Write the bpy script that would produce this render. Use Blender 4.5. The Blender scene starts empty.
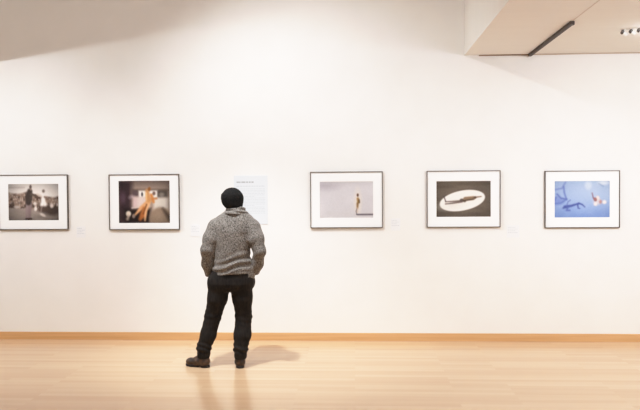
import bpy, bmesh, math, random
import numpy as np
from mathutils import Vector, Matrix

random.seed(4)
SC = bpy.context.scene
COL = SC.collection

# ------------------------------------------------------------------ helpers
def lin(c):
    out = []
    for v in c[:3]:
        v = v / 255.0
        out.append(v / 12.92 if v <= 0.04045 else ((v + 0.055) / 1.055) ** 2.4)
    return (out[0], out[1], out[2], 1.0)

def new_mat(name, rgb, rough=0.6, metal=0.0, spec=0.5):
    m = bpy.data.materials.new(name)
    m.use_nodes = True
    b = m.node_tree.nodes['Principled BSDF']
    b.inputs['Base Color'].default_value = lin(rgb)
    b.inputs['Roughness'].default_value = rough
    b.inputs['Metallic'].default_value = metal
    b.inputs['Specular IOR Level'].default_value = spec
    return m

def nodes_of(m):
    return m.node_tree.nodes, m.node_tree.links, m.node_tree.nodes['Principled BSDF']

def noise_colour(m, c1, c2, scale=(30, 30, 30), detail=4, lo=0.35, hi=0.65, bump=0.0, bdist=0.01, coords='Object'):
    n, l, b = nodes_of(m)
    tc = n.new('ShaderNodeTexCoord')
    mp = n.new('ShaderNodeMapping'); mp.inputs['Scale'].default_value = scale
    nz = n.new('ShaderNodeTexNoise'); nz.inputs['Scale'].default_value = 1.0; nz.inputs['Detail'].default_value = detail
    cr = n.new('ShaderNodeValToRGB')
    cr.color_ramp.elements[0].position = lo; cr.color_ramp.elements[0].color = lin(c1)
    cr.color_ramp.elements[1].position = hi; cr.color_ramp.elements[1].color = lin(c2)
    l.new(tc.outputs[coords], mp.inputs['Vector']); l.new(mp.outputs[0], nz.inputs['Vector'])
    l.new(nz.outputs['Fac'], cr.inputs[0]); l.new(cr.outputs[0], b.inputs['Base Color'])
    if bump:
        bp = n.new('ShaderNodeBump'); bp.inputs['Strength'].default_value = bump; bp.inputs['Distance'].default_value = bdist
        l.new(nz.outputs['Fac'], bp.inputs['Height']); l.new(bp.outputs[0], b.inputs['Normal'])
    return m

def link(name, me, mat=None, parent=None, loc=None):
    o = bpy.data.objects.new(name, me)
    COL.objects.link(o)
    if mat is not None:
        me.materials.append(mat)
    if parent is not None:
        o.parent = parent
    if loc is not None:
        o.location = loc
    return o

def bm_obj(name, bm, mat=None, parent=None, loc=None, smooth=False):
    bmesh.ops.recalc_face_normals(bm, faces=bm.faces)
    me = bpy.data.meshes.new(name)
    bm.to_mesh(me); bm.free()
    if smooth:
        for p in me.polygons: p.use_smooth = True
    return link(name, me, mat, parent, loc)

def box(bm, x0, x1, y0, y1, z0, z1, bevel=0.0):
    r = bmesh.ops.create_cube(bm, size=1.0)
    vs = r['verts']
    for v in vs:
        v.co.x = x0 if v.co.x < 0 else x1
        v.co.y = y0 if v.co.y < 0 else y1
        v.co.z = z0 if v.co.z < 0 else z1
    if bevel:
        es = list({e for v in vs for e in v.link_edges})
        bmesh.ops.bevel(bm, geom=es, offset=bevel, segments=2, affect='EDGES', profile=0.7)
    return vs

def tag(o, label=None, cat=None, group=None, kind=None):
    if label: o['label'] = label
    if cat: o['category'] = cat
    if group: o['group'] = group
    if kind: o['kind'] = kind
    return o

def empty(name, loc, label, cat, group=None):
    o = bpy.data.objects.new(name, None)
    COL.objects.link(o)
    o.location = loc
    o.empty_display_size = 0.1
    return tag(o, label, cat, group)

# ------------------------------------------------------------------ camera
CAM_Z = 1.736
TH, PH, RO = math.atan(0.05), math.atan(15 / 680), 0.0068
f = Vector((-math.sin(TH) * math.cos(PH), math.cos(TH) * math.cos(PH), -math.sin(PH)))
r = Vector((math.cos(TH), math.sin(TH), 0))
u = r.cross(f)
r2 = math.cos(RO) * r - math.sin(RO) * u
u2 = math.sin(RO) * r + math.cos(RO) * u
cd = bpy.data.cameras.new('camera')
cd.sensor_width = 36.0
cd.lens = 680 / 640 * 36.0
cd.clip_start = 0.05
cam = bpy.data.objects.new('camera', cd)
COL.objects.link(cam)
cam.matrix_world = Matrix(((r2.x, u2.x, -f.x, 0.0), (r2.y, u2.y, -f.y, -7.8102), (r2.z, u2.z, -f.z, CAM_Z), (0, 0, 0, 1)))
SC.camera = cam

# ------------------------------------------------------------------ materials of the room
M_wall = noise_colour(new_mat('wall_paint', (243, 241, 238), 0.85, spec=0.2), (242, 240, 237), (245, 243, 240), (3, 3, 3), 3, 0.3, 0.7, 0.04, 0.002)
M_ceil = noise_colour(new_mat('ceiling_paint', (238, 235, 230), 0.9, spec=0.1), (238, 235, 230), (240, 237, 232), (2, 14, 2), 3, 0.3, 0.7)
M_base = noise_colour(new_mat('oak_base', (214, 168, 116), 0.45), (206, 160, 108), (222, 178, 126), (1.2, 20, 40), 5, 0.3, 0.7)

def floor_material():
    m = new_mat('maple_floor', (215, 170, 120), 0.3, spec=0.5)
    n, l, b = nodes_of(m)
    tc = n.new('ShaderNodeTexCoord')
    br = n.new('ShaderNodeTexBrick')
    br.offset = 0.37; br.offset_frequency = 2; br.squash = 1.0
    br.inputs['Color1'].default_value = (0, 0, 0, 1); br.inputs['Color2'].default_value = (1, 1, 1, 1)
    br.inputs['Mortar'].default_value = (0.38, 0.38, 0.38, 1)
    br.inputs['Scale'].default_value = 1.0
    br.inputs['Mortar Size'].default_value = 0.0012
    br.inputs['Mortar Smooth'].default_value = 0.3
    br.inputs['Bias'].default_value = 0.0
    br.inputs['Brick Width'].default_value = 1.35
    br.inputs['Row Height'].default_value = 0.066
    l.new(tc.outputs['Object'], br.inputs['Vector'])
    mp = n.new('ShaderNodeMapping'); mp.inputs['Scale'].default_value = (1.1, 26, 1)
    nz = n.new('ShaderNodeTexNoise'); nz.inputs['Scale'].default_value = 1.0; nz.inputs['Detail'].default_value = 5
    l.new(tc.outputs['Object'], mp.inputs['Vector']); l.new(mp.outputs[0], nz.inputs['Vector'])
    ma = n.new('ShaderNodeMath'); ma.operation = 'MULTIPLY_ADD'; ma.inputs[1].default_value = 0.55; 
    l.new(br.outputs['Color'], ma.inputs[0])
    mb = n.new('ShaderNodeMath'); mb.operation = 'MULTIPLY'; mb.inputs[1].default_value = 0.45
    l.new(nz.outputs['Fac'], mb.inputs[0]); l.new(mb.outputs[0], ma.inputs[2])
    cr = n.new('ShaderNodeValToRGB')
    e = cr.color_ramp.elements
    e[0].position = 0.0; e[0].color = lin((203, 167, 131))
    e[1].position = 1.0; e[1].color = lin((222, 190, 155))
    l.new(ma.outputs[0], cr.inputs[0]); l.new(cr.outputs[0], b.inputs['Base Color'])
    # grain varies the gloss a little
    rr = n.new('ShaderNodeMapRange'); rr.inputs['To Min'].default_value = 0.17; rr.inputs['To Max'].default_value = 0.27
    l.new(nz.outputs['Fac'], rr.inputs['Value']); l.new(rr.outputs[0], b.inputs['Roughness'])
    bp = n.new('ShaderNodeBump'); bp.inputs['Strength'].default_value = 0.05; bp.inputs['Distance'].default_value = 0.002
    l.new(nz.outputs['Fac'], bp.inputs['Height']); l.new(bp.outputs[0], b.inputs['Normal'])
    return m
M_floor = floor_material()

# ------------------------------------------------------------------ room shell
X0, X1, Y1 = -7.0, 7.0, -11.0
HI, LO, EDGE, EDGE_L = 4.75, 3.25, 1.255, -4.26
def slab(name, x0, x1, y0, y1, z0, z1, mat, label=None, cat=None):
    bm = bmesh.new(); box(bm, x0, x1, y0, y1, z0, z1)
    o = bm_obj(name, bm, mat)
    o['kind'] = 'structure'
    if label: o['label'] = label; o['category'] = cat
    return o
slab('floor', X0, X1, Y1, 0.0, -0.1, 0.0, M_floor, 'pale maple strip floor of the gallery', 'floor')
slab('wall_back', X0 - .1, X1 + .1, 0.0, 0.1, -0.1, HI + .1, M_wall, 'long white gallery wall the pictures hang on', 'wall')
slab('wall_left', X0 - .1, X0, Y1, 0.0, -0.1, HI + .1, M_wall)
slab('wall_right', X1, X1 + .1, Y1, 0.0, -0.1, HI + .1, M_wall)
slab('wall_front', X0 - .1, X1 + .1, Y1 - .1, Y1, -0.1, HI + .1, M_wall)
slab('ceiling', EDGE_L, EDGE, Y1, 0.0, HI, HI + .1, M_ceil, 'high ceiling above the left part of the gallery', 'ceiling')
slab('ceiling_lower', EDGE, X1, Y1, 0.0, LO, HI + .1, M_ceil, 'lowered white ceiling bulkhead over the right part of the gallery', 'ceiling')

slab('ceiling_lower', X0, EDGE_L, Y1, 0.0, LO, HI + .1, M_ceil, 'lowered white ceiling bulkhead at the far left end', 'ceiling')

bm = bmesh.new(); box(bm, X0, X1, -0.016, 0.0, 0.0, 0.088, 0.003)
o = bm_obj('baseboard_back', bm, M_base); o['kind'] = 'structure'; o['label'] = 'low oak baseboard along the white wall'; o['category'] = 'baseboard'

M_gap = new_mat('shadow_gap_brown', (150, 122, 98), 0.7)  # shade of the ceiling joint, put into the colour of the strips
M_gap3 = new_mat('seam_pale', (216, 206, 196), 0.8)
M_gap2 = new_mat('shadow_gap_tan', (190, 172, 154), 0.8)
bm = bmesh.new(); box(bm, 1.42, 2.0, -0.012, 0.0, LO - 0.012, LO, 0.002)
tag(bm_obj('trim_1', bm, M_gap), 'thin brown strip standing in for the shadow gap where low ceiling meets wall', 'trim', kind='structure')
bm = bmesh.new(); box(bm, 2.0, X1, -0.012, 0.0, LO - 0.010, LO, 0.002)
tag(bm_obj('trim_2', bm, M_gap2), 'thin tan strip standing in for the shadow gap where low ceiling meets wall', 'trim', kind='structure')
bm = bmesh.new(); box(bm, 1.977, 1.987, -4.0, -1.54, LO - 0.003, LO, 0.001)
tag(bm_obj('trim_3', bm, M_gap3), 'thin seam strip running on from the dark ceiling track', 'trim', kind='structure')

# ------------------------------------------------------------------ ceiling track and small spotlights
M_track = new_mat('track_bronze', (64, 52, 44), 0.5, 0.3)
M_white = new_mat('white_enamel', (240, 238, 234), 0.4)
M_dark = new_mat('dark_lens', (74, 66, 60), 0.3)
t = empty('ceiling_track', (1.982, -0.02, LO), 'dark bronze lighting track on the low ceiling', 'track')
bm = bmesh.new()
box(bm, -0.018, 0.018, -1.46, 0.0, -0.03, 0.0, 0.003)
box(bm, -0.006, 0.006, -1.45, -0.01, -0.033, -0.029)
bm_obj('rail', bm, M_track, t)
bm = bmesh.new(); box(bm, -0.021, 0.021, -1.50, -1.46, -0.034, 0.0, 0.004)
bm_obj('end_cap', bm, M_track, t)

def spotlight(loc, label):
    t = empty('ceiling_spotlight', loc, label, 'spotlight', 'small white spotlights on the low ceiling')
    bm = bmesh.new()
    bmesh.ops.create_cone(bm, cap_ends=True, segments=24, radius1=0.016, radius2=0.020, depth=0.008, matrix=Matrix.Translation((0, 0, -0.004)))
    bmesh.ops.create_cone(bm, cap_ends=True, segments=12, radius1=0.004, radius2=0.004, depth=0.02, matrix=Matrix.Translation((0, 0, -0.014)))
    bm_obj('mount', bm, M_white, t)
    R = Matrix.Translation((0, 0, -0.036)) @ Matrix.Rotation(math.radians(-62), 4, 'Y') @ Matrix.Rotation(math.radians(12), 4, 'X')
    bm = bmesh.new()
    bmesh.ops.create_cone(bm, cap_ends=True, segments=24, radius1=0.021, radius2=0.019, depth=0.045, matrix=R)
    h = bm_obj('lamp_head', bm, M_white, t)
    bm = bmesh.new()
    bmesh.ops.create_cone(bm, cap_ends=True, segments=24, radius1=0.0185, radius2=0.0205, depth=0.016, matrix=R @ Matrix.Translation((0, 0, 0.028)) @ Matrix.Rotation(math.pi, 4, 'X'))
    bm_obj('baffle', bm, M_dark, h)
    return t
spotlight((2.600, -1.12, LO), 'small white spotlight on low ceiling, leftmost of three')
spotlight((2.664, -1.155, LO), 'small white spotlight on low ceiling, middle of three')
spotlight((2.724, -1.19, LO), 'small white spotlight on low ceiling, rightmost of three')

# ------------------------------------------------------------------ prints (painted as vertex colour on a fine sheet)
NU, NV = 168, 112
def sm(d, w):                                   # soft mask: 1 inside (d<0), 0 outside
    return np.clip(0.5 - d / (2 * w), 0, 1)
class Paint:
    def __init__(s, rgb, seed=1):
        v, u = np.meshgrid(np.linspace(0, 1, NV), np.linspace(0, 1, NU), indexing='ij')
        s.u, s.v = u, v
        s.c = np.zeros((NV, NU, 3)) + np.array(rgb, float)
        s.rng = np.random.RandomState(seed)
        s.asp = 1.5
    def mix(s, m, rgb, a=1.0):
        m = (m * a)[..., None]
        s.c = s.c * (1 - m) + np.array(rgb, float) * m
    def ell(s, cu, cv, ru, rv, rgb, ang=0, w=0.12, a=1.0):
        x = (s.u - cu) * s.asp; y = s.v - cv
        t = math.radians(ang); X = x * math.cos(t) + y * math.sin(t); Y = -x * math.sin(t) + y * math.cos(t)
        d = np.sqrt((X / (ru * s.asp)) ** 2 + (Y / rv) ** 2) - 1
        s.mix(sm(d, w), rgb, a)
    def seg(s, pts, wd, rgb, w=0.012, a=1.0):
        wds = wd if isinstance(wd, (list, tuple)) else [wd] * len(pts)
        best = np.full(s.u.shape, 9.0)
        for i in range(len(pts) - 1):
            ax, ay = pts[i][0] * s.asp, pts[i][1]; bx_, by = pts[i + 1][0] * s.asp, pts[i + 1][1]
            px, py = s.u * s.asp, s.v
            L = (bx_ - ax) ** 2 + (by - ay) ** 2 + 1e-9
            t = np.clip(((px - ax) * (bx_ - ax) + (py - ay) * (by - ay)) / L, 0, 1)
            rr = wds[i] + (wds[i + 1] - wds[i]) * t
            best = np.minimum(best, np.hypot(px - ax - t * (bx_ - ax), py - ay - t * (by - ay)) - rr)
        s.mix(sm(best, w), rgb, a)
    def rect(s, u0, u1, v0, v1, rgb, w=0.02, a=1.0):
        d = np.maximum(np.maximum(u0 - s.u, s.u - u1) * s.asp, np.maximum(v0 - s.v, s.v - v1))
        s.mix(sm(d, w), rgb, a)
    def noise(s, nu, nv):
        g = s.rng.rand(nv + 2, nu + 2)
        x = s.u * nu; y = s.v * nv
        i = np.clip(x.astype(int), 0, nu); j = np.clip(y.astype(int), 0, nv)
        fx = x - i; fy = y - j
        fx = fx * fx * (3 - 2 * fx); fy = fy * fy * (3 - 2 * fy)
        return (g[j, i] * (1 - fx) + g[j, i + 1] * fx) * (1 - fy) + (g[j + 1, i] * (1 - fx) + g[j + 1, i + 1] * fx) * fy
    def gradv(s, v0, v1, rgb, a=1.0):
        s.mix(np.clip((s.v - v0) / (v1 - v0), 0, 1), rgb, a)
    def gradu(s, u0, u1, rgb, a=1.0):
        s.mix(np.clip((s.u - u0) / (u1 - u0), 0, 1), rgb, a)
    def vignette(s, k):
        d = np.hypot((s.u - .5) * 1.2, (s.v - .5) * 1.1)
        s.c *= (1 - k * np.clip(d * 1.6 - .35, 0, 1) ** 1.5)[..., None]

def paint_crowd():
    p = Paint((246, 238, 232), 3)
    band = .20 + .10 * (p.u > .45) + .04 * np.sin(p.u * 9)
    m = np.clip((p.v - band) / .06, 0, 1)
    p.mix(m, (150, 128, 114))
    n1 = p.noise(26, 14); n2 = p.noise(50, 26)
    p.mix(m * np.clip((n1 - .5) * 3, 0, 1), (74, 58, 52), .8)
    p.mix(m * np.clip((n2 - .55) * 4, 0, 1), (214, 198, 186), .6)
    p.mix(np.clip((p.v - .46) / .1, 0, 1) * (p.v < .66) * np.clip((p.noise(20, 10) - .4) * 3, 0, 1), (60, 48, 44), .75)
    p.seg([(.02, .1), (.32, .1)], .012, (170, 158, 150), .03, .6)
    p.mix(np.clip((p.v - (.66 + .05 * (p.u > .55) + .06 * (p.u - .5))) / .05, 0, 1), (160, 148, 140))
    p.mix(np.clip((p.v - .7) / .3, 0, 1) * np.clip((p.noise(5, 20) - .35) * 2, 0, 1), (116, 104, 97), .5)
    p.ell(.86, .72, .17, .14, (70, 58, 53), 8, .35, .9)
    p.ell(.70, .70, .12, .08, (84, 70, 64), 0, .4, .9)
    p.seg([(.655, .29), (.735, .28)], .03, (240, 232, 228), .03)
    p.seg([(.695, .29), (.69, .42)], [.05, .04], (242, 236, 232), .03)
    p.seg([(.69, .44), (.665, .57)], [.045, .05], (250, 246, 242), .03)
    p.seg([(.69, .44), (.725, .56)], [.045, .055], (248, 243, 239), .03)
    p.seg([(.66, .62), (.645, .76)], .016, (150, 132, 124), .02)
    p.seg([(.72, .36), (.80, .42)], .02, (130, 108, 98), .02)
    p.seg([(.66, .33), (.58, .27)], .02, (225, 214, 206), .02)
    p.ell(.70, .20, .026, .042, (126, 112, 104), 0, .5)
    p.ell(.54, .68, .03, .06, (236, 228, 222), 0, .4); p.ell(.53, .54, .03, .05, (222, 212, 204), 0, .4)
    p.ell(.86, .60, .035, .06, (228, 216, 208), 0, .4); p.ell(.97, .57, .02, .05, (200, 186, 178), 0, .4)
    p.ell(.68, .85, .06, .035, (224, 214, 206), 25, .4)
    p.ell(.17, .63, .06, .04, (196, 182, 172), 0, .4)
    p.seg([(.40, .52), (.37, .72), (.365, .94)], [.065, .05, .035], (150, 132, 132), .02)
    p.seg([(.44, .52), (.425, .72), (.42, .9)], [.05, .05, .035], (138, 120, 120), .02)
    p.seg([(.35, .96), (.45, .955)], .025, (58, 48, 46), .02)
    p.seg([(.42, .19), (.395, .36), (.40, .50)], [.055, .095, .085], (70, 61, 57), .025)
    p.seg([(.455, .2), (.455, .42)], [.04, .035], (78, 68, 63), .02)
    p.seg([(.46, .28), (.54, .33)], .03, (88, 76, 70), .02)
    p.ell(.445, .085, .025, .055, (112, 98, 92), 0, .25); p.ell(.45, .15, .02, .03, (150, 130, 120), 0, .3)
    p.vignette(.5)
    return p
def paint_car():
    p = Paint((120, 104, 96), 5); p.asp = 1.24
    p.gradv(0, .2, (176, 154, 138), .8)
    p.rect(.0, .26, .0, 1, (62, 46, 50), .08)
    p.gradu(.26, .0, (50, 36, 40), .5)
    p.ell(.08, .4, .06, .14, (104, 78, 92), 0, .5, .7)
    p.rect(.26, .98, .20, .25, (104, 88, 78), .03)
    p.rect(.26, .40, .22, .38, (92, 76, 78), .03)
    p.ell(.25, .38, .05, .04, (190, 168, 178), -20, .8, .6)
    p.rect(.395, .76, .235, .40, (244, 238, 232), .025)
    p.rect(.28, .60, .38, .62, (226, 206, 200), .04)
    p.rect(.29, .36, .40, .66, (190, 156, 164), .06, .45)
    p.rect(.76, .96, .24, .40, (84, 76, 70), .025)
    p.ell(.84, .33, .05, .05, (140, 130, 120), 0, .5)
    p.rect(.68, .985, .40, .80, (224, 214, 204), .04)
    p.gradu(.9, 1.0, (120, 104, 94), .7)
    p.rect(.12, .62, .66, 1, (34, 26, 26), .05)
    p.seg([(.26, .64), (.55, .60)], .012, (236, 222, 212), .02)
    p.ell(.46, .32, .02, .05, (70, 66, 70), 0, .4)
    p.seg([(.58, .48), (.44, .64), (.32, .80)], [.042, .045, .02], (226, 168, 118), .02)
    p.seg([(.50, .66), (.47, .80), (.42, .90)], [.05, .075, .04], (176, 104, 56), .03)
    p.seg([(.60, .48), (.53, .70), (.51, .93)], [.042, .036, .02], (232, 178, 130), .02)
    p.seg([(.545, .56), (.48, .78)], .012, (112, 62, 30), .02)
    p.seg([(.56, .24), (.59, .46)], [.045, .06], (206, 150, 98), .03)
    p.ell(.60, .2, .03, .05, (150, 96, 56), 0, .3)
    p.seg([(.64, .34), (.68, .50)], [.035, .03], (208, 138, 78), .02)
    p.ell(.69, .30, .03, .045, (120, 96, 84), 0, .4); p.seg([(.54, .3), (.54, .44)], .018, (240, 190, 130), .02)
    p.seg([(.66, .43), (.74, .42)], .02, (200, 130, 74), .02)
    p.ell(.82, .92, .23, .29, (148, 126, 106), 12, .12)
    p.ell(.78, .84, .12, .16, (172, 150, 130), 12, .8, .7)
    p.seg([(.86, .66), (1.0, .9)], [.02, .06], (66, 54, 48), .04, .8)
    p.ell(.19, .775, .05, .065, (238, 222, 204), 0, .25); p.seg([(.19, .83), (.17, .9)], [.025, .03], (196, 174, 158), .03)
    p.ell(.29, .83, .03, .05, (150, 128, 116), 0, .4)
    p.vignette(.35)
    return p
def paint_sky():
    p = Paint((206, 203, 208), 8)
    p.mix(np.clip((p.noise(5, 4) - .3) * 1.2, 0, 1), (216, 213, 218), .7)
    p.ell(.10, .06, .26, .16, (172, 168, 176), 0, .6, .8)
    p.ell(.5, .02, .4, .07, (188, 185, 190), 0, .8, .7)
    p.gradv(.7, 1.0, (196, 192, 192), .4)
    p.ell(.18, .86, .06, .05, (198, 195, 198), 0, .8, .7)
    p.ell(.71, .55, .06, .30, (236, 224, 208), 0, .6, .6)
    p.ell(.71, .375, .019, .045, (92, 66, 50), 0, .25)
    p.seg([(.712, .47), (.722, .56)], [.032, .036], (156, 120, 72), .02)
    p.seg([(.735, .50), (.738, .58)], .014, (66, 52, 40), .015)
    p.seg([(.708, .60), (.702, .72)], [.030, .022], (128, 98, 60), .02)
    p.seg([(.70, .73), (.695, .84)], [.016, .012], (206, 184, 164), .02)
    p.seg([(.69, .75), (.678, .82), (.688, .895)], .009, (96, 88, 92), .012)
    p.seg([(.688, .90), (1.0, .90)], .013, (62, 58, 66), .012)
    p.seg([(.70, .925), (1.0, .925)], .008, (150, 144, 150), .012)
    return p
def paint_oval():
    p = Paint((112, 101, 90), 11)
    p.mix(np.clip((p.noise(4, 12) - .4) * 1.5, 0, 1), (92, 82, 74), .7)
    p.vignette(.3)
    p.ell(.48, .555, .43, .275, (84, 74, 66), -11, .07, .6)
    p.ell(.478, .545, .42, .275, (242, 239, 234), -11, .03)
    p.ell(.3, .67, .2, .1, (226, 222, 216), -8, .9, .6)
    p.seg([(.46, .55), (.30, .565), (.17, .575)], [.022, .016, .012], (104, 88, 80), .012)
    p.seg([(.47, .575), (.30, .615), (.17, .635)], [.026, .02, .016], (112, 98, 92), .012)
    p.seg([(.175, .57), (.145, .43)], .012, (70, 60, 58), .012)
    p.seg([(.24, .60), (.20, .60)], .008, (230, 225, 220), .01)
    p.seg([(.46, .53), (.52, .54)], [.04, .05], (92, 80, 74), .015)
    p.seg([(.535, .50), (.68, .475)], [.058, .052], (140, 116, 92), .015)
    p.seg([(.50, .545), (.68, .51)], .014, (76, 62, 54), .015)
    p.seg([(.69, .475), (.74, .45), (.825, .435)], [.035, .018, .012], (116, 96, 80), .012)
    p.ell(.715, .46, .022, .035, (88, 70, 58), 0, .25)
    return p
def paint_pool():
    p = Paint((158, 180, 222), 14)
    p.gradv(.45, 1.0, (126, 155, 216), .9)
    p.ell(.72, .2, .4, .35, (184, 202, 230), 0, .8, .7)
    p.mix(np.clip((p.noise(9, 6) - .4) * 1.4, 0, 1), (168, 188, 226), .4); p.vignette(.12)
    dk = (92, 110, 178)
    p.ell(.05, .55, .11, .10, (118, 138, 200), 0, .5, .8)
    p.seg([(.0, .24), (.14, .2), (.2, .04)], .018, (112, 130, 188), .02, .9)
    p.seg([(.17, .16), (.18, .32), (.22, .5)], .018, dk, .02, .9)
    p.seg([(.22, .50), (.12, .47), (.05, .36)], .022, dk, .02, .9)
    p.seg([(.22, .50), (.12, .60), (.0, .62)], .022, (100, 120, 186), .02, .9)
    p.seg([(.04, .44), (.0, .54)], .02, dk, .02, .8)
    sh = (74, 88, 158)
    p.seg([(.19, .70), (.30, .68), (.44, .615)], [.035, .03, .022], sh, .018)
    p.seg([(.44, .61), (.50, .64), (.55, .71)], [.022, .018, .012], sh, .015)
    p.seg([(.42, .63), (.43, .74), (.46, .75)], [.02, .015, .012], sh, .015)
    p.seg([(.22, .68), (.25, .56), (.29, .52)], .012, (100, 116, 180), .015)
    p.seg([(.25, .72), (.22, .80), (.28, .80)], .02, (92, 108, 176), .02)
    p.seg([(.16, .735), (.22, .715)], .02, sh, .02)
    p.ell(.61, .13, .06, .11, (206, 218, 236), 0, .4, .8)
    p.ell(.88, .06, .09, .06, (214, 222, 234), 0, .5, .8)
    p.seg([(.80, .08), (.88, .15)], .014, (130, 150, 190), .02, .8)
    p.ell(.77, .56, .06, .09, (214, 206, 216), 0, .5)
    p.ell(.90, .58, .035, .05, (238, 228, 226), 0, .4)
    p.ell(.74, .63, .03, .05, (236, 226, 226), 0, .4); p.ell(.78, .47, .03, .06, (236, 220, 216), 0, .4)
    p.seg([(.68, .33), (.70, .46), (.74, .52)], [.012, .015, .04], (140, 104, 116), .015)
    p.ell(.735, .50, .026, .045, (160, 110, 108), 0, .5); p.ell(.83, .57, .025, .05, (186, 140, 134), 0, .6)
    return p

def vcol_mat(name):
    m = new_mat(name, (255, 255, 255), 0.7, spec=0.15)
    n, l, b = nodes_of(m)
    a = n.new('ShaderNodeVertexColor'); a.layer_name = 'ink'
    l.new(a.outputs['Color'], b.inputs['Base Color'])
    return m
M_print = vcol_mat('printed_paper')

def sheet(name, w, h, paint, parent, y, zc=0.0):
    vs = [((i / (NU - 1) - .5) * w, y, (.5 - j / (NV - 1)) * h + zc) for j in range(NV) for i in range(NU)]
    fs = [(j * NU + i, (j + 1) * NU + i, (j + 1) * NU + i + 1, j * NU + i + 1) for j in range(NV - 1) for i in range(NU - 1)]
    me = bpy.data.meshes.new(name)
    me.from_pydata(vs, [], fs)
    c = paint.c + (paint.rng.rand(NV, NU, 1) - .5) * 16              # grain, then a soft photographic focus
    for _ in range(2):
        c = np.pad(c, ((1, 1), (1, 1), (0, 0)), 'edge')
        c = (c[:-2] + 2 * c[1:-1] + c[2:]) / 4
        c = (c[:, :-2] + 2 * c[:, 1:-1] + c[:, 2:]) / 4
    c = np.clip(c, 0, 255) / 255.0
    c = np.where(c <= 0.04045, c / 12.92, ((c + 0.055) / 1.055) ** 2.4)
    rgba = np.ones((NV * NU, 4), np.float32); rgba[:, :3] = c.reshape(-1, 3)
    at = me.color_attributes.new('ink', 'FLOAT_COLOR', 'POINT')
    at.data.foreach_set('color', rgba.ravel())
    return link(name, me, M_print, parent)

# ------------------------------------------------------------------ framed pictures
M_frame = noise_colour(new_mat('frame_metal', (92, 84, 78), 0.42, 0.35), (84, 76, 70), (102, 94, 87), (4, 4, 60), 3)
M_mat = new_mat('mat_board', (253, 253, 253), 0.9, spec=0.1)
M_bevel = new_mat('mat_core', (236, 232, 226), 0.9)
FW_, FH_ = 0.828, 0.644
def framed(x, zc, paint, pw, ph, label):
    t = empty('framed_picture', (x, -0.002, zc), label, 'picture', 'framed photographs in a row on the white wall')
    bm = bmesh.new()
    a, d = 0.0075, 0.032
    w2, h2 = FW_ / 2, FH_ / 2
    # mitred moulding: outer ring, front lip, inner lip
    prof = [(0, 0.0), (0, -d + .002), (.002, -d), (a - .001, -d), (a, -d + .001), (a, -0.012), (a + .006, -0.012), (a + .006, 0.0)]
    loops = []
    for (o_, y_) in prof:
        loops.append([bm.verts.new((sx * (w2 - o_), y_, sz * (h2 - o_))) for sx, sz in ((-1, -1), (1, -1), (1, 1), (-1, 1))])
    for i in range(len(loops)):
        A, B = loops[i], loops[(i + 1) % len(loops)]
        for k in range(4):
            bm.faces.new((A[k], A[(k + 1) % 4], B[(k + 1) % 4], B[k]))
    bm_obj('frame', bm, M_frame, t)
    # window mat with a cut opening
    bm = bmesh.new()
    iw, ih = w2 - a - .0005, h2 - a - .0005
    rings = [(iw, ih, -0.016), (iw, ih, -0.019), (pw / 2 + .002, ph / 2 + .002, -0.019), (pw / 2, ph / 2, -0.0165)]
    L = [[bm.verts.new((sx * w, y, sz * h)) for sx, sz in ((-1, -1), (1, -1), (1, 1), (-1, 1))] for w, h, y in rings]
    for i in range(3):
        for k in range(4):
            bm.faces.new((L[i][k], L[i][(k + 1) % 4], L[i + 1][(k + 1) % 4], L[i + 1][k]))
    bm_obj('mat_board', bm, M_mat, t)
    sheet('print', pw + .006, ph + .006, paint, t, -0.0155)
    bm = bmesh.new(); box(bm, -w2 + a, w2 - a, -0.011, -0.002, -h2 + a, h2 - a)
    bm_obj('backing_board', bm, M_bevel, t)
    return t
framed(-3.752, 1.616, paint_crowd(), .60, .425, 'framed black-and-white photo of a standing figure before a crowd, leftmost on the wall')
framed(-2.435, 1.611, paint_car(), .60, .49, 'framed colour photo of orange-toned figures in a car interior')
framed(-0.086, 1.622, paint_sky(), .61, .415, 'framed photo of a tiny figure on a ledge under pale lilac sky')
framed(1.242, 1.623, paint_oval(), .61, .405, 'framed sepia photo of a figure lying on a white oval')
framed(2.565, 1.612, paint_pool(), .61, .41, 'framed blue photo of a swimmer and shadow, rightmost on the wall')

# ------------------------------------------------------------------ wall text panel and caption cards
M_panel = new_mat('panel_white', (224, 230, 236), 0.6, spec=0.3)
M_text = new_mat('panel_text', (172, 176, 180), 0.8)
M_text2 = new_mat('panel_text_faint', (198, 206, 212), 0.8)
M_card = new_mat('card_white', (241, 241, 242), 0.7, spec=0.2)

def bars(bm, x0, x1, z, h, y, rnd, wmin=.012, wmax=.04, gap=.006):
    x = x0
    while x < x1 - .004:
        w = min(rnd.uniform(wmin, wmax), x1 - x)
        box(bm, x, x + w, y - .0006, y, z - h / 2, z + h / 2)
        x += w + gap
p0 = empty('wall_text_panel', (-1.19, 0, 1.626), 'large bluish white wall text panel behind the visitor', 'text panel')
bm = bmesh.new(); box(bm, -.195, .195, -.006, 0, -.282, .282, .001)
bm_obj('panel', bm, M_panel, p0)
rnd = random.Random(2)
bm = bmesh.new()
bars(bm, -.165, .035, .206, .016, -.006, rnd, .02, .05, .008)
bm_obj('heading', bm, M_text, p0)
bm = bmesh.new()
bars(bm, -.165, .165, .160, .009, -.006, rnd)
for k in range(17):
    bars(bm, -.165, .165 if k % 6 != 5 else .05, .128 - k * .0175, .005, -.006, rnd)
bm_obj('lettering', bm, M_text2, p0)

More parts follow.
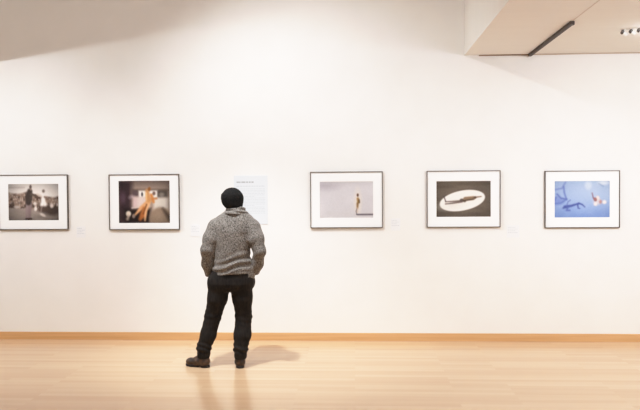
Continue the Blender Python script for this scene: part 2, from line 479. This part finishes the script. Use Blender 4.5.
def card(x, z, w, h, label, seed):
    t = empty('picture_caption', (x, 0, z), label, 'caption card', 'small caption cards beside the pictures')
    bm = bmesh.new(); box(bm, -w / 2, w / 2, -.004, 0, -h / 2, h / 2, .0008)
    bm_obj('card', bm, M_card, t)
    rnd = random.Random(seed); bm = bmesh.new()
    for k in range(4):
        bars(bm, -w / 2 + .012, w / 2 - (.012 if k % 2 else .04), h / 2 - .022 - k * .02, .005, -.004, rnd, .008, .02, .004)
    bm_obj('lettering', bm, M_text2, t)
card(-3.195, 1.262, .11, .13, 'small white caption card right of the black-and-white crowd picture', 1)
card(-1.842, 1.275, .11, .14, 'small white caption card between car interior picture and the visitor', 2)
card(0.472, 1.335, .11, .14, 'small white caption card right of the lilac sky picture', 3)
card(1.80, 1.250, .14, .14, 'small white caption card right of the white oval picture', 4)

# ------------------------------------------------------------------ implicit surface sculpting (smoothly blended solids meshed as one skin)
def smin(a, b, k):
    h = np.clip(0.5 + 0.5 * (b - a) / k, 0, 1)
    return b * (1 - h) + a * h - k * h * (1 - h)
def smax(a, b, k):
    return -smin(-a, -b, k)
def cap(P, a, b, ra, rb, sy=1.0):
    a = np.array(a, np.float32); b = np.array(b, np.float32)
    ba = b - a
    d = P - a
    t = np.clip((d @ ba) / (ba @ ba), 0, 1)
    q = d - t[:, None] * ba
    q[:, 1] *= 1.0 / sy
    return np.sqrt((q * q).sum(1)) - (ra + (rb - ra) * t)
def chain(P, pts, k=0.02, sy=1.0):
    d = None
    for i in range(len(pts) - 1):
        (a, ra), (b, rb) = pts[i], pts[i + 1]
        e = cap(P, a, b, ra, rb, sy)
        d = e if d is None else smin(d, e, k)
    return d
def ell(P, c, r_, rot=None):
    q = P - np.array(c, np.float32)
    if rot is not None:
        q = q @ np.array(rot.to_3x3(), np.float32)
    r_ = np.array(r_, np.float32)
    k0 = np.sqrt(((q / r_) ** 2).sum(1)); k1 = np.sqrt(((q / (r_ * r_)) ** 2).sum(1)) + 1e-6
    return k0 * (k0 - 1.0) / k1
def column(P, zs, cx, cy, a, b, pw=2.4):
    z = P[:, 2]
    CX, CY, A, B = (np.interp(z, zs, v) for v in (cx, cy, a, b))
    d = (np.abs((P[:, 0] - CX) / A) ** pw + np.abs((P[:, 1] - CY) / B) ** pw) ** (1 / pw)
    d = (d - 1) * np.minimum(A, B)
    zz = np.maximum(zs[0] - z, z - zs[-1])
    return smax(d, zz, 0.015)
def vnoise(P, s, seed=0):
    rng = np.random.RandomState(seed); N = 32
    g = rng.rand(N, N, N).astype(np.float32)
    q = P * np.array(s, np.float32) + 100.0
    i = np.floor(q).astype(int); fr = q - i; fr = fr * fr * (3 - 2 * fr)
    out = 0
    for dx in (0, 1):
        for dy in (0, 1):
            for dz in (0, 1):
                w = (fr[:, 0] if dx else 1 - fr[:, 0]) * (fr[:, 1] if dy else 1 - fr[:, 1]) * (fr[:, 2] if dz else 1 - fr[:, 2])
                out = out + w * g[(i[:, 0] + dx) % N, (i[:, 1] + dy) % N, (i[:, 2] + dz) % N]
    return out * 2 - 1
def sculpt(name, fn, lo, hi, h, mat, parent=None):
    lo = np.array(lo, np.float32); hi = np.array(hi, np.float32)
    n = np.ceil((hi - lo) / h).astype(int) + 1
    ax = [lo[i] + h * np.arange(n[i], dtype=np.float32) for i in range(3)]
    G = np.stack(np.meshgrid(*ax, indexing='ij'), -1).reshape(-1, 3)
    V = np.concatenate([fn(c) for c in np.array_split(G, max(1, len(G) // 400000))]).reshape(n)
    S = V < 0
    c = n - 1
    acc = np.zeros((c[0], c[1], c[2], 3), np.float32); cnt = np.zeros(c, np.float32)
    offs = [(i, j, k) for i in (0, 1) for j in (0, 1) for k in (0, 1)]
    sl = lambda A, o_: A[o_[0]:o_[0] + c[0], o_[1]:o_[1] + c[1], o_[2]:o_[2] + c[2]]
    for o_ in offs:
        for a in range(3):
            if o_[a] == 0:
                e = list(o_); e[a] = 1
                v0, v1 = sl(V, o_), sl(V, e)
                m = sl(S, o_) != sl(S, e)
                t = np.where(m, v0 / np.where(m, v0 - v1, 1), 0)
                for b in range(3):
                    acc[..., b] += np.where(m, o_[b] + (t if b == a else 0), 0)
                cnt += m
    act = cnt > 0
    idx = np.full(c, -1, int); idx[act] = np.arange(act.sum())
    ijk = np.argwhere(act)
    verts = lo + h * (ijk + acc[act] / cnt[act][:, None])
    quads = []
    for a in range(3):
        b, d = (a + 1) % 3, (a + 2) % 3
        s0 = [slice(0, c[0]), slice(0, c[1]), slice(0, c[2])]
        s0[b] = slice(1, c[b]); s0[d] = slice(1, c[d])
        s1 = list(s0); s1[a] = slice(1, c[a] + 1)
        A0, A1 = S[tuple(s0)], S[tuple(s1)]
        for flip in (False, True):
            w = np.argwhere((A0 & ~A1) if not flip else (~A0 & A1))
            if len(w) == 0: continue
            w = w + np.array([0 if i == a else 1 for i in range(3)])
            def at(db, dd):
                q = w.copy(); q[:, b] -= db; q[:, d] -= dd
                return idx[q[:, 0], q[:, 1], q[:, 2]]
            q = [at(1, 1), at(0, 1), at(0, 0), at(1, 0)]
            if flip: q = q[::-1]
            quads.append(np.stack(q, 1))
    quads = np.concatenate(quads)
    me = bpy.data.meshes.new(name)
    me.from_pydata(verts.tolist(), [], quads.tolist())
    me.update()
    me.polygons.foreach_set('use_smooth', np.ones(len(me.polygons), bool))
    return link(name, me, mat, parent)

# ------------------------------------------------------------------ the visitor (local frame: +y towards the wall, origin on the floor)
M_skin = new_mat('skin', (112, 76, 56), 0.5)

def marl_knit():
    m = new_mat('marled_wool', (120, 112, 104), 0.95, spec=0.1)
    n, l, b = nodes_of(m)
    tc = n.new('ShaderNodeTexCoord')
    mp = n.new('ShaderNodeMapping'); mp.inputs['Scale'].default_value = (120, 120, 75)
    nz = n.new('ShaderNodeTexNoise'); nz.inputs['Scale'].default_value = 1.0; nz.inputs['Detail'].default_value = 2
    l.new(tc.outputs['Object'], mp.inputs['Vector']); l.new(mp.outputs[0], nz.inputs['Vector'])
    cr = n.new('ShaderNodeValToRGB'); e = cr.color_ramp.elements
    e[0].position = .30; e[0].color = lin((58, 53, 49))
    e[1].position = .70; e[1].color = lin((150, 144, 137))
    l.new(nz.outputs['Fac'], cr.inputs[0]); l.new(cr.outputs[0], b.inputs['Base Color'])
    bp = n.new('ShaderNodeBump'); bp.inputs['Strength'].default_value = .4; bp.inputs['Distance'].default_value = .006
    l.new(nz.outputs['Fac'], bp.inputs['Height']); l.new(bp.outputs[0], b.inputs['Normal'])
    b.inputs['Sheen Weight'].default_value = 0.15
    return m
M_knit = marl_knit()
M_denim = noise_colour(new_mat('black_denim', (34, 31, 30), 0.85, spec=0.2), (24, 22, 21), (40, 36, 33), (60, 60, 20), 4, .3, .7, .2, .002)
M_cap = noise_colour(new_mat('black_wool', (22, 21, 21), 0.95, spec=0.15), (14, 13, 13), (32, 31, 30), (120, 120, 120), 3, .35, .65, .7, .004)
M_boot = noise_colour(new_mat('brown_leather', (56, 40, 29), 0.5), (38, 28, 22), (80, 56, 37), (24, 24, 24), 3, .35, .65, .15, .002)
M_sole = new_mat('dark_rubber', (30, 25, 22), 0.7)
M_lace = new_mat('dark_lace', (46, 34, 26), 0.8)

# joints
LS, LE, LW = (-.146, -.005, 1.365), (-.222, -.065, 1.160), (-.224, .055, .915)
RS, RE, RW = (.200, -.005, 1.362), (.286, -.060, 1.150), (.212, .055, .935)
NECK, HEAD = (.030, -.005, 1.52), (.012, .020, 1.655)
LH, LK, LA = (-.108, .005, .86), (-.195, .035, .50), (-.288, .010, .085)
RH, RK, RA = (.090, .005, .86), (.108, .040, .50), (.080, -.005, .085)
LT = (-.415, .055, .04)      # left toes point out to the left
RT = (.045, .165, .04)       # right toes point at the wall

def hand(P, w, palm_dir, side):
    # palm + five fingers, slightly curled, slid into the front pocket
    d = Vector(palm_dir).normalized()
    acr = Vector((0.15 * side, 1, 0)); acr = (acr - d * acr.dot(d)).normalized()
    nrm = d.cross(acr)
    if nrm.x * side > 0: nrm = -nrm              # curl towards the thigh
    w = Vector(w)
    c0, c1 = w + d * .02, w + d * .085
    o_ = cap(P, c0 - acr * .012, c1 - acr * .026, .017, .013)
    for s_ in (-.009, .009, .026):
        o_ = smin(o_, cap(P, c0 + acr * s_ * .5, c1 + acr * s_, .018, .013), .012)
    for i, (s_, L_) in enumerate(((-.030, .058), (-.010, .072), (.010, .078), (.030, .070))):
        k0 = c1 + acr * s_
        k1 = k0 + (d + nrm * .15) * L_ * .5
        k2 = k1 + (d + nrm * .45) * L_ * .32
        k3 = k2 + (d + nrm * .75) * L_ * .24
        o_ = smin(o_, chain(P, [(k0, .0095), (k1, .009), (k2, .0083), (k3, .007)], .004), .006)
    th0 = c0 + acr * .026
    th1 = th0 + d * .03 + acr * .026 + nrm * .006
    th2 = th1 + d * .034 + acr * .010 + nrm * .006
    return smin(o_, chain(P, [(th0, .013), (th1, .0115), (th2, .0085)], .004), .008)

def f_body(P):
    d = column(P, [.80, .90, 1.02, 1.12, 1.26, 1.38, 1.46, 1.52], [.0, .0, .012, .018, .02, .022, .024, .03], [.0] * 8,
               [.15, .165, .15, .145, .16, .165, .12, .055], [.09, .10, .09, .088, .10, .095, .075, .055])
    d = smin(d, chain(P, [(LS, .058), (LE, .042), (LW, .030)], .02), .03)
    d = smin(d, chain(P, [(RS, .058), (RE, .042), (RW, .030)], .02), .03)
    d = smin(d, hand(P, LW, (.52, .22, -1), -1), .012)
    d = smin(d, hand(P, RW, (-.52, .22, -1), 1), .012)
    for (h_, k_, a_, t_) in ((LH, LK, LA, LT), (RH, RK, RA, RT)):
        d = smin(d, chain(P, [(h_, .085), (k_, .052), (a_, .036)], .03), .03)
        d = smin(d, chain(P, [((a_[0], a_[1] - .01, .05), .034), (t_, .026)], .02), .02)
    # neck and head
    d = smin(d, cap(P, NECK, (.018, .010, 1.61), .056, .054), .03)
    hd = ell(P, (.012, .020, 1.668), (.077, .096, .098))
    hd = smin(hd, ell(P, (.010, .050, 1.615), (.060, .066, .070)), .03)               # jaw
    hd = smin(hd, cap(P, (.008, .112, 1.675), (.007, .132, 1.640), .009, .015), .014)   # nose
    hd = smin(hd, ell(P, (.008, .102, 1.692), (.052, .016, .010)), .012)               # brow
    for s_ in (-1, 1):
        hd = smax(hd, -ell(P, (.009 + s_ * .031, .126, 1.672), (.019, .020, .012)), .008)
        hd = smin(hd, ell(P, (.009 + s_ * .031, .100, 1.672), (.014, .012, .011)), .003)  # eyeball under the lid
        hd = smin(hd, ell(P, (.012 + s_ * .078, .018, 1.658), (.010, .020, .030)), .006)  # ear
    hd = smin(hd, ell(P, (.008, .110, 1.609), (.024, .011, .007)), .006)
    hd = smin(hd, ell(P, (.008, .109, 1.597), (.022, .012, .008)), .006)
    hd = smin(hd, ell(P, (.008, .100, 1.566), (.024, .022, .018)), .012)
    return smin(d, hd, .02)

person = sculpt('person', f_body, (-.50, -.16, .0), (.40, .26, 1.79), .0072, M_skin)
person.location = (-1.2, -1.22, 0)
tag(person, 'person seen from behind in grey speckled sweater, dark trousers and brown boots, hands in pockets', 'person')

def f_torso(P):
    zs = [.88, .94, 1.00, 1.08, 1.16, 1.26, 1.34, 1.40, 1.45, 1.485, 1.51, 1.53, 1.56]
    d = column(P, zs,
               [.020, .020, .020, .012, .010, .018, .024, .028, .035, .038, .040, .041, .042],
               [-.005, -.008, -.010, -.012, -.015, -.015, -.012, -.008, -.004, .000, .000, .000, .000],
               [.200, .203, .192, .174, .174, .196, .212, .216, .205, .174, .136, .108, .088],
               [.138, .142, .134, .126, .122, .128, .130, .124, .112, .100, .092, .088, .080], 2.2)
    return d
def f_sweater(P):
    x, y, z = P[:, 0], P[:, 1], P[:, 2]
    d = f_torso(P)
    # slack folds above the hem and across the lower back
    tilt = z - .085 * (x - .02) - .03 * np.sin(x * 14)
    fold = np.sin(tilt * 88 + 1.6 * vnoise(P, (6, 6, 5), 3)) * np.exp(-((tilt - 1.01) / .075) ** 2)
    d = d - .016 * np.where(fold > 0, fold, fold * .7) * np.clip(1.1 - np.abs(x - .02) / .26, 0, 1)
    armL = chain(P, [(LS, .094), ((-.188, -.040, 1.27), .080), (LE, .067), ((-.228, .0, 1.02), .060), (LW, .052)], .03)
    armR = chain(P, [(RS, .096), ((.240, -.040, 1.27), .080), (RE, .059), ((.256, .0, 1.02), .057), (RW, .052)], .03)
    for (arm, e_, w_) in ((armL, LE, LW), (armR, RE, RW)):
        g = np.exp(-((z - e_[2] + .02) / .10) ** 2)
        arm = arm - .0018 * g * np.sin(z * 95 + y * 60 + 3.2 * vnoise(P, (9, 9, 9), 5))
        arm = smax(arm, (w_[2] - .030) - z, .014)                                # cuffs
        d = smin(d, arm, np.interp(z, [1.18, 1.30], [.007, .030]))
    d = d - .006 * vnoise(P, (9, 9, 7), 8) - .0025 * vnoise(P, (26, 26, 20), 9)
    hem = .913 + .075 * (x + .18) * np.clip(1 - np.abs(x) / .6, 0, 1)
    far = (np.abs(x - .02) < .155)
    d = np.where((z < 1.0) & far, smax(d, hem - z, .012), d)
    return smax(d, z - 1.545, .01)
sweater = sculpt('sweater', f_sweater, (-.33, -.19, .86), (.38, .17, 1.57), .0062, M_knit, person)
sweater['label'] = 'grey marled wool sweater with slack folds at the hem'

def f_collar(P):
    # tube of knit folded over on itself round the neck
    q = P.copy()
    q[:, 2] = q[:, 2] + .10 * (q[:, 1]) - .05 * (q[:, 0] - .04)
    def ring(cx, cz, R, R2, rr, rz):
        d2 = np.sqrt(((q[:, 0] - cx) / R) ** 2 + ((q[:, 1] - .002) / R2) ** 2)
        dr = (d2 - 1) * min(R, R2)
        return (np.sqrt((dr / rr) ** 2 + ((q[:, 2] - cz) / rz) ** 2) - 1) * min(rr, rz)
    d = ring(.044, 1.548, .080, .076, .017, .022)
    d = smin(d, ring(.046, 1.522, .096, .088, .020, .013), .008)
    d = smin(d, ring(.042, 1.502, .104, .092, .022, .012), .014)
    th = np.arctan2(P[:, 1], P[:, 0] - .04)
    return d - .0025 * np.sin(P[:, 2] * 150 + 40 * P[:, 0] + 2.0 * np.sin(th * 2 + .5) + 1.5 * vnoise(P, (12, 12, 12), 21))
collar = sculpt('collar', f_collar, (-.10, -.14, 1.45), (.19, .14, 1.60), .0050, M_knit, sweater)

def leg(P, pts, seed):
    d = chain(P, pts, .03)
    z = P[:, 2]
    w = .45 * np.exp(-((z - .50) / .07) ** 2) + .9 * np.exp(-((z - .185) / .06) ** 2) + .06
    ridge = np.sin(z * 105 + 26 * P[:, 0] + 34 * P[:, 1] + 5.0 * vnoise(P, (7, 7, 6), seed))
    return d - .0055 * w * ridge - .005 * vnoise(P, (9, 9, 6), seed + 1) - .0025 * vnoise(P, (24, 24, 18), seed + 2)
def f_trousers(P):
    z = P[:, 2]
    d = column(P, [.755, .79, .83, .88, .93, .99], [-.012, -.012, -.010, -.006, .006, .016], [-.01] * 6,
               [.150, .196, .218, .222, .206, .18], [.090, .118, .13, .13, .124, .112], 2.4)
    L = leg(P, [((-.118, -.005, .83), .110), ((-.146, .008, .68), .098), (LK, .076), ((-.241, .022, .32), .075), ((-.287, .008, .19), .067), ((-.289, .006, .11), .063)], 31)
    R = leg(P, [((.095, -.005, .83), .112), ((.100, .008, .68), .095), (RK, .079), ((.097, .020, .32), .080), ((.083, .0, .19), .069), ((.081, -.004, .11), .063)], 41)
    legs = smin(L, R, .010)
    d = smin(d, legs, .035)
    for s_, cx in ((-1, -.168), (1, .158)):                                             # hands bulging in the pockets
        d = smin(d, ell(P, (cx, .082, .835), (.062, .062, .085)), .03)
    return smax(d, .088 - z + .25 * np.maximum(P[:, 1] - .0, 0), .012)
trousers = sculpt('trousers', f_trousers, (-.40, -.18, .07), (.28, .18, 1.0), .0068, M_denim, person)
trousers['label'] = 'black denim trousers bunched at the ankles'

def f_cap(P):
    d = ell(P, (.009, .012, 1.662), (.106, .120, .105))
    low = column(P, [1.555, 1.58, 1.62, 1.66, 1.70], [.032, .030, .020, .010, .008], [.008, .008, .010, .012, .012],
                 [.080, .086, .095, .101, .098], [.090, .098, .110, .116, .11], 2.2)
    d = smin(d, low, .02)
    z, y = P[:, 2], P[:, 1]
    edge = 1.564 + np.clip((y + .02) / .13, 0, 1) * .145
    d = smax(d, edge - z, .012)
    rim = np.exp(-((z - edge - .025) / .022) ** 2)
    return d - .004 * rim - .0015 * vnoise(P, (40, 40, 40), 51)
knit_cap = sculpt('knit_cap', f_cap, (-.12, -.13, 1.53), (.14, .16, 1.79), .0050, M_cap, person)
knit_cap['label'] = 'black knit cap pulled down to the nape'

def make_boot(name, heel, toe, label):
    hx, hy = heel; tx, ty = toe
    ang = math.atan2(ty - hy, tx - hx); L_ = math.hypot(tx - hx, ty - hy)
    ca, sa = math.cos(ang), math.sin(ang)
    def loc(P):
        q = P.copy()
        dx, dy = P[:, 0] - hx, P[:, 1] - hy
        q[:, 0] = dx * ca + dy * sa
        q[:, 1] = -dx * sa + dy * ca
        return q
    s = L_ / .27
    def f_up(P):
        q = loc(P)
        d = chain(q, [((.045 * s, 0, .060), .042), ((.13 * s, 0, .052), .040), ((.215 * s, 0, .042), .034)], .03, 1.12)
        d = smin(d, ell(q, (.222 * s, 0, .044), (.050 * s, .046, .034)), .02)
        d = smin(d, chain(q, [((.050 * s, 0, .060), .044), ((.062 * s, 0, .155), .047)], .03), .035)
        d = smin(d, cap(q, (.10 * s, 0, .105), (.15 * s, 0, .078), .024, .022), .02)  # tongue
        d = smax(d, .018 - q[:, 2], .006)
        d = smax(d, q[:, 2] - .175, .01)
        return d - .0022 * vnoise(P, (22, 22, 22), 61)
    def f_sole(P):
        q = loc(P)
        x = q[:, 0] / s
        hw = np.interp(x, [-.01, .03, .10, .14, .20, .25, .285], [.022, .040, .036, .038, .047, .038, .012])
        d = np.abs(q[:, 1]) - hw
        d = smax(d, np.maximum(-.004 - x, x - .278), .02)
        top = np.interp(x, [0, .08, .2, .28], [.026, .024, .022, .026])
        bot = np.where((x > .075) & (x < .105), .008, np.interp(x, [.2, .28], [.0, .007]))
        return smax(d, np.maximum(bot - q[:, 2], q[:, 2] - top), .004)
    bx0, bx1 = min(hx, tx) - .08, max(hx, tx) + .08
    by0, by1 = min(hy, ty) - .08, max(hy, ty) + .08
    b = sculpt(name, f_up, (bx0, by0, -.02), (bx1, by1, .20), .0042, M_boot, person)
    b['label'] = label
    sculpt('sole', f_sole, (bx0, by0, -.02), (bx1, by1, .05), .0040, M_sole, b)
    bm = bmesh.new()
    for k in range(4):                                                               # laces across the tongue
        xx, zz = (.105 + k * .018) * s, .126 - k * .0145
        c = Matrix.Translation((hx, hy, 0)) @ Matrix.Rotation(ang, 4, 'Z') @ Matrix.Translation((xx, 0, zz)) @ Matrix.Rotation(math.radians(90 + (9 if k % 2 else -9)), 4, 'X')
        bmesh.ops.create_cone(bm, cap_ends=True, segments=8, radius1=.003, radius2=.003, depth=.05, matrix=c)
    bm_obj('laces', bm, M_lace, b, smooth=True)
    return b
make_boot('boot', (-.232, -.012), (-.472, .068), 'brown leather boot turned out to the left')
make_boot('boot', (.082, -.045), (.040, .220), 'brown leather boot pointing at the wall, seen from the heel')

# ------------------------------------------------------------------ light
w = bpy.data.worlds.new('world'); SC.world = w
w.use_nodes = True
w.node_tree.nodes['Background'].inputs[0].default_value = (1, 1, 1, 1)
w.node_tree.nodes['Background'].inputs[1].default_value = 0.3

def spot(x, y, z, tx, ty, tz, power, size, blend, rgb=(1.0, .955, .90), radius=.06):
    ld = bpy.data.lights.new('track_or_fill_lamp', 'SPOT')
    ld.energy = power; ld.spot_size = math.radians(size); ld.spot_blend = blend
    ld.color = rgb; ld.shadow_soft_size = radius
    o_ = bpy.data.objects.new('track_or_fill_lamp', ld); COL.objects.link(o_)
    o_.location = (x, y, z)
    o_.rotation_euler = (Vector((tx, ty, tz)) - Vector((x, y, z))).to_track_quat('-Z', 'Y').to_euler()
    return o_
def area(x, y, z, tx, ty, tz, power, sx, sy, rgb):  # unseen area lights, added as fill
    ld = bpy.data.lights.new('fill_light', 'AREA')
    ld.shape = 'RECTANGLE'; ld.size = sx; ld.size_y = sy; ld.energy = power; ld.color = rgb
    o_ = bpy.data.objects.new('fill_light', ld); COL.objects.link(o_)
    o_.location = (x, y, z)
    o_.rotation_euler = (Vector((tx, ty, tz)) - Vector((x, y, z))).to_track_quat('-Z', 'Y').to_euler()
    return o_
NEU = (.95, .985, 1.03)
spot(-5.2, -2.6, 3.11, -2.6, 0, 1.7, 110, 118, .6, NEU, .03)        # left bay, cut off by the bulkhead edge
spot(-5.9, -2.6, 3.12, -4.4, 0, 1.2, 65, 100, .7, NEU, .03)
spot(-1.63, -2.42, 4.38, -1.05, -.75, 0.3, 460, 52, 1.0, NEU, .012)     # track in the high bay
spot(-1.52, -2.45, 4.35, -.3, -.2, 1.0, 275, 108, .9, NEU, .012)
spot(-3.6, -2.5, 4.35, -3.7, -.2, .8, 185, 74, 1.0, NEU)
spot(-.2, -2.4, 4.35, -.1, 0, .9, 45, 56, 1.0, NEU)
for (x, tx, e_, sz) in ((2.4, 1.7, 52, 74), (3.4, 2.7, 110, 96), (5.0, 4.2, 90, 105)):
    spot(x, -3.2, 3.1, tx, 0, 1.2, e_, sz, 1.0, NEU)
area(-1.3, -3.4, 4.68, -1.3, 0, 2.6, 26, 5, .6, NEU)  # unseen fill added to brighten the upper wall
area(-1.5, -6.0, 4.6, -1.5, -4.5, 0, 45, 5, 4, NEU)  # unseen soft fill added over the foreground
area(4.0, -6.0, 3.2, 4.0, -4.5, 0, 85, 4, 4, NEU)  # unseen soft fill added over the right foreground
spot(3.2, -3.6, 3.1, 3.2, -2.2, 0, 110, 120, 1.0, NEU, .2)  # unseen spot added so the floor bounces light onto the low ceiling
area(3.6, -4.2, 2.85, 3.3, -1.6, 3.25, 46, 4, .3, (.86, .98, 1.14))               # unseen uplight added to brighten the low ceiling
area(2.95, -1.2, 3.10, 2.95, -1.2, 4, 2.2, .12, .12, NEU)  # unseen upward light added for the ceiling glow near the spotlights

SC.view_settings.view_transform = 'Standard'
SC.view_settings.look = 'None'
SC.view_settings.exposure = 0.05
vs_ = SC.view_settings                                    # soft film shoulder: highlights roll off to white
vs_.use_curve_mapping = True
cm = vs_.curve_mapping
cm.white_level = (2.0, 2.0, 2.0)
cc = cm.curves[3]
cc.points[0].location = (0, 0); cc.points[1].location = (1, 1)
for pt in ((.2, .40), (.35, .69), (.5, .89), (.68, .975)):
    cc.points.new(*pt)
cm.update()
SC.cycles.max_bounces = 10
SC.cycles.diffuse_bounces = 6
SC.cycles.caustics_reflective = False
SC.cycles.caustics_refractive = False
SC.cycles.use_denoising = True
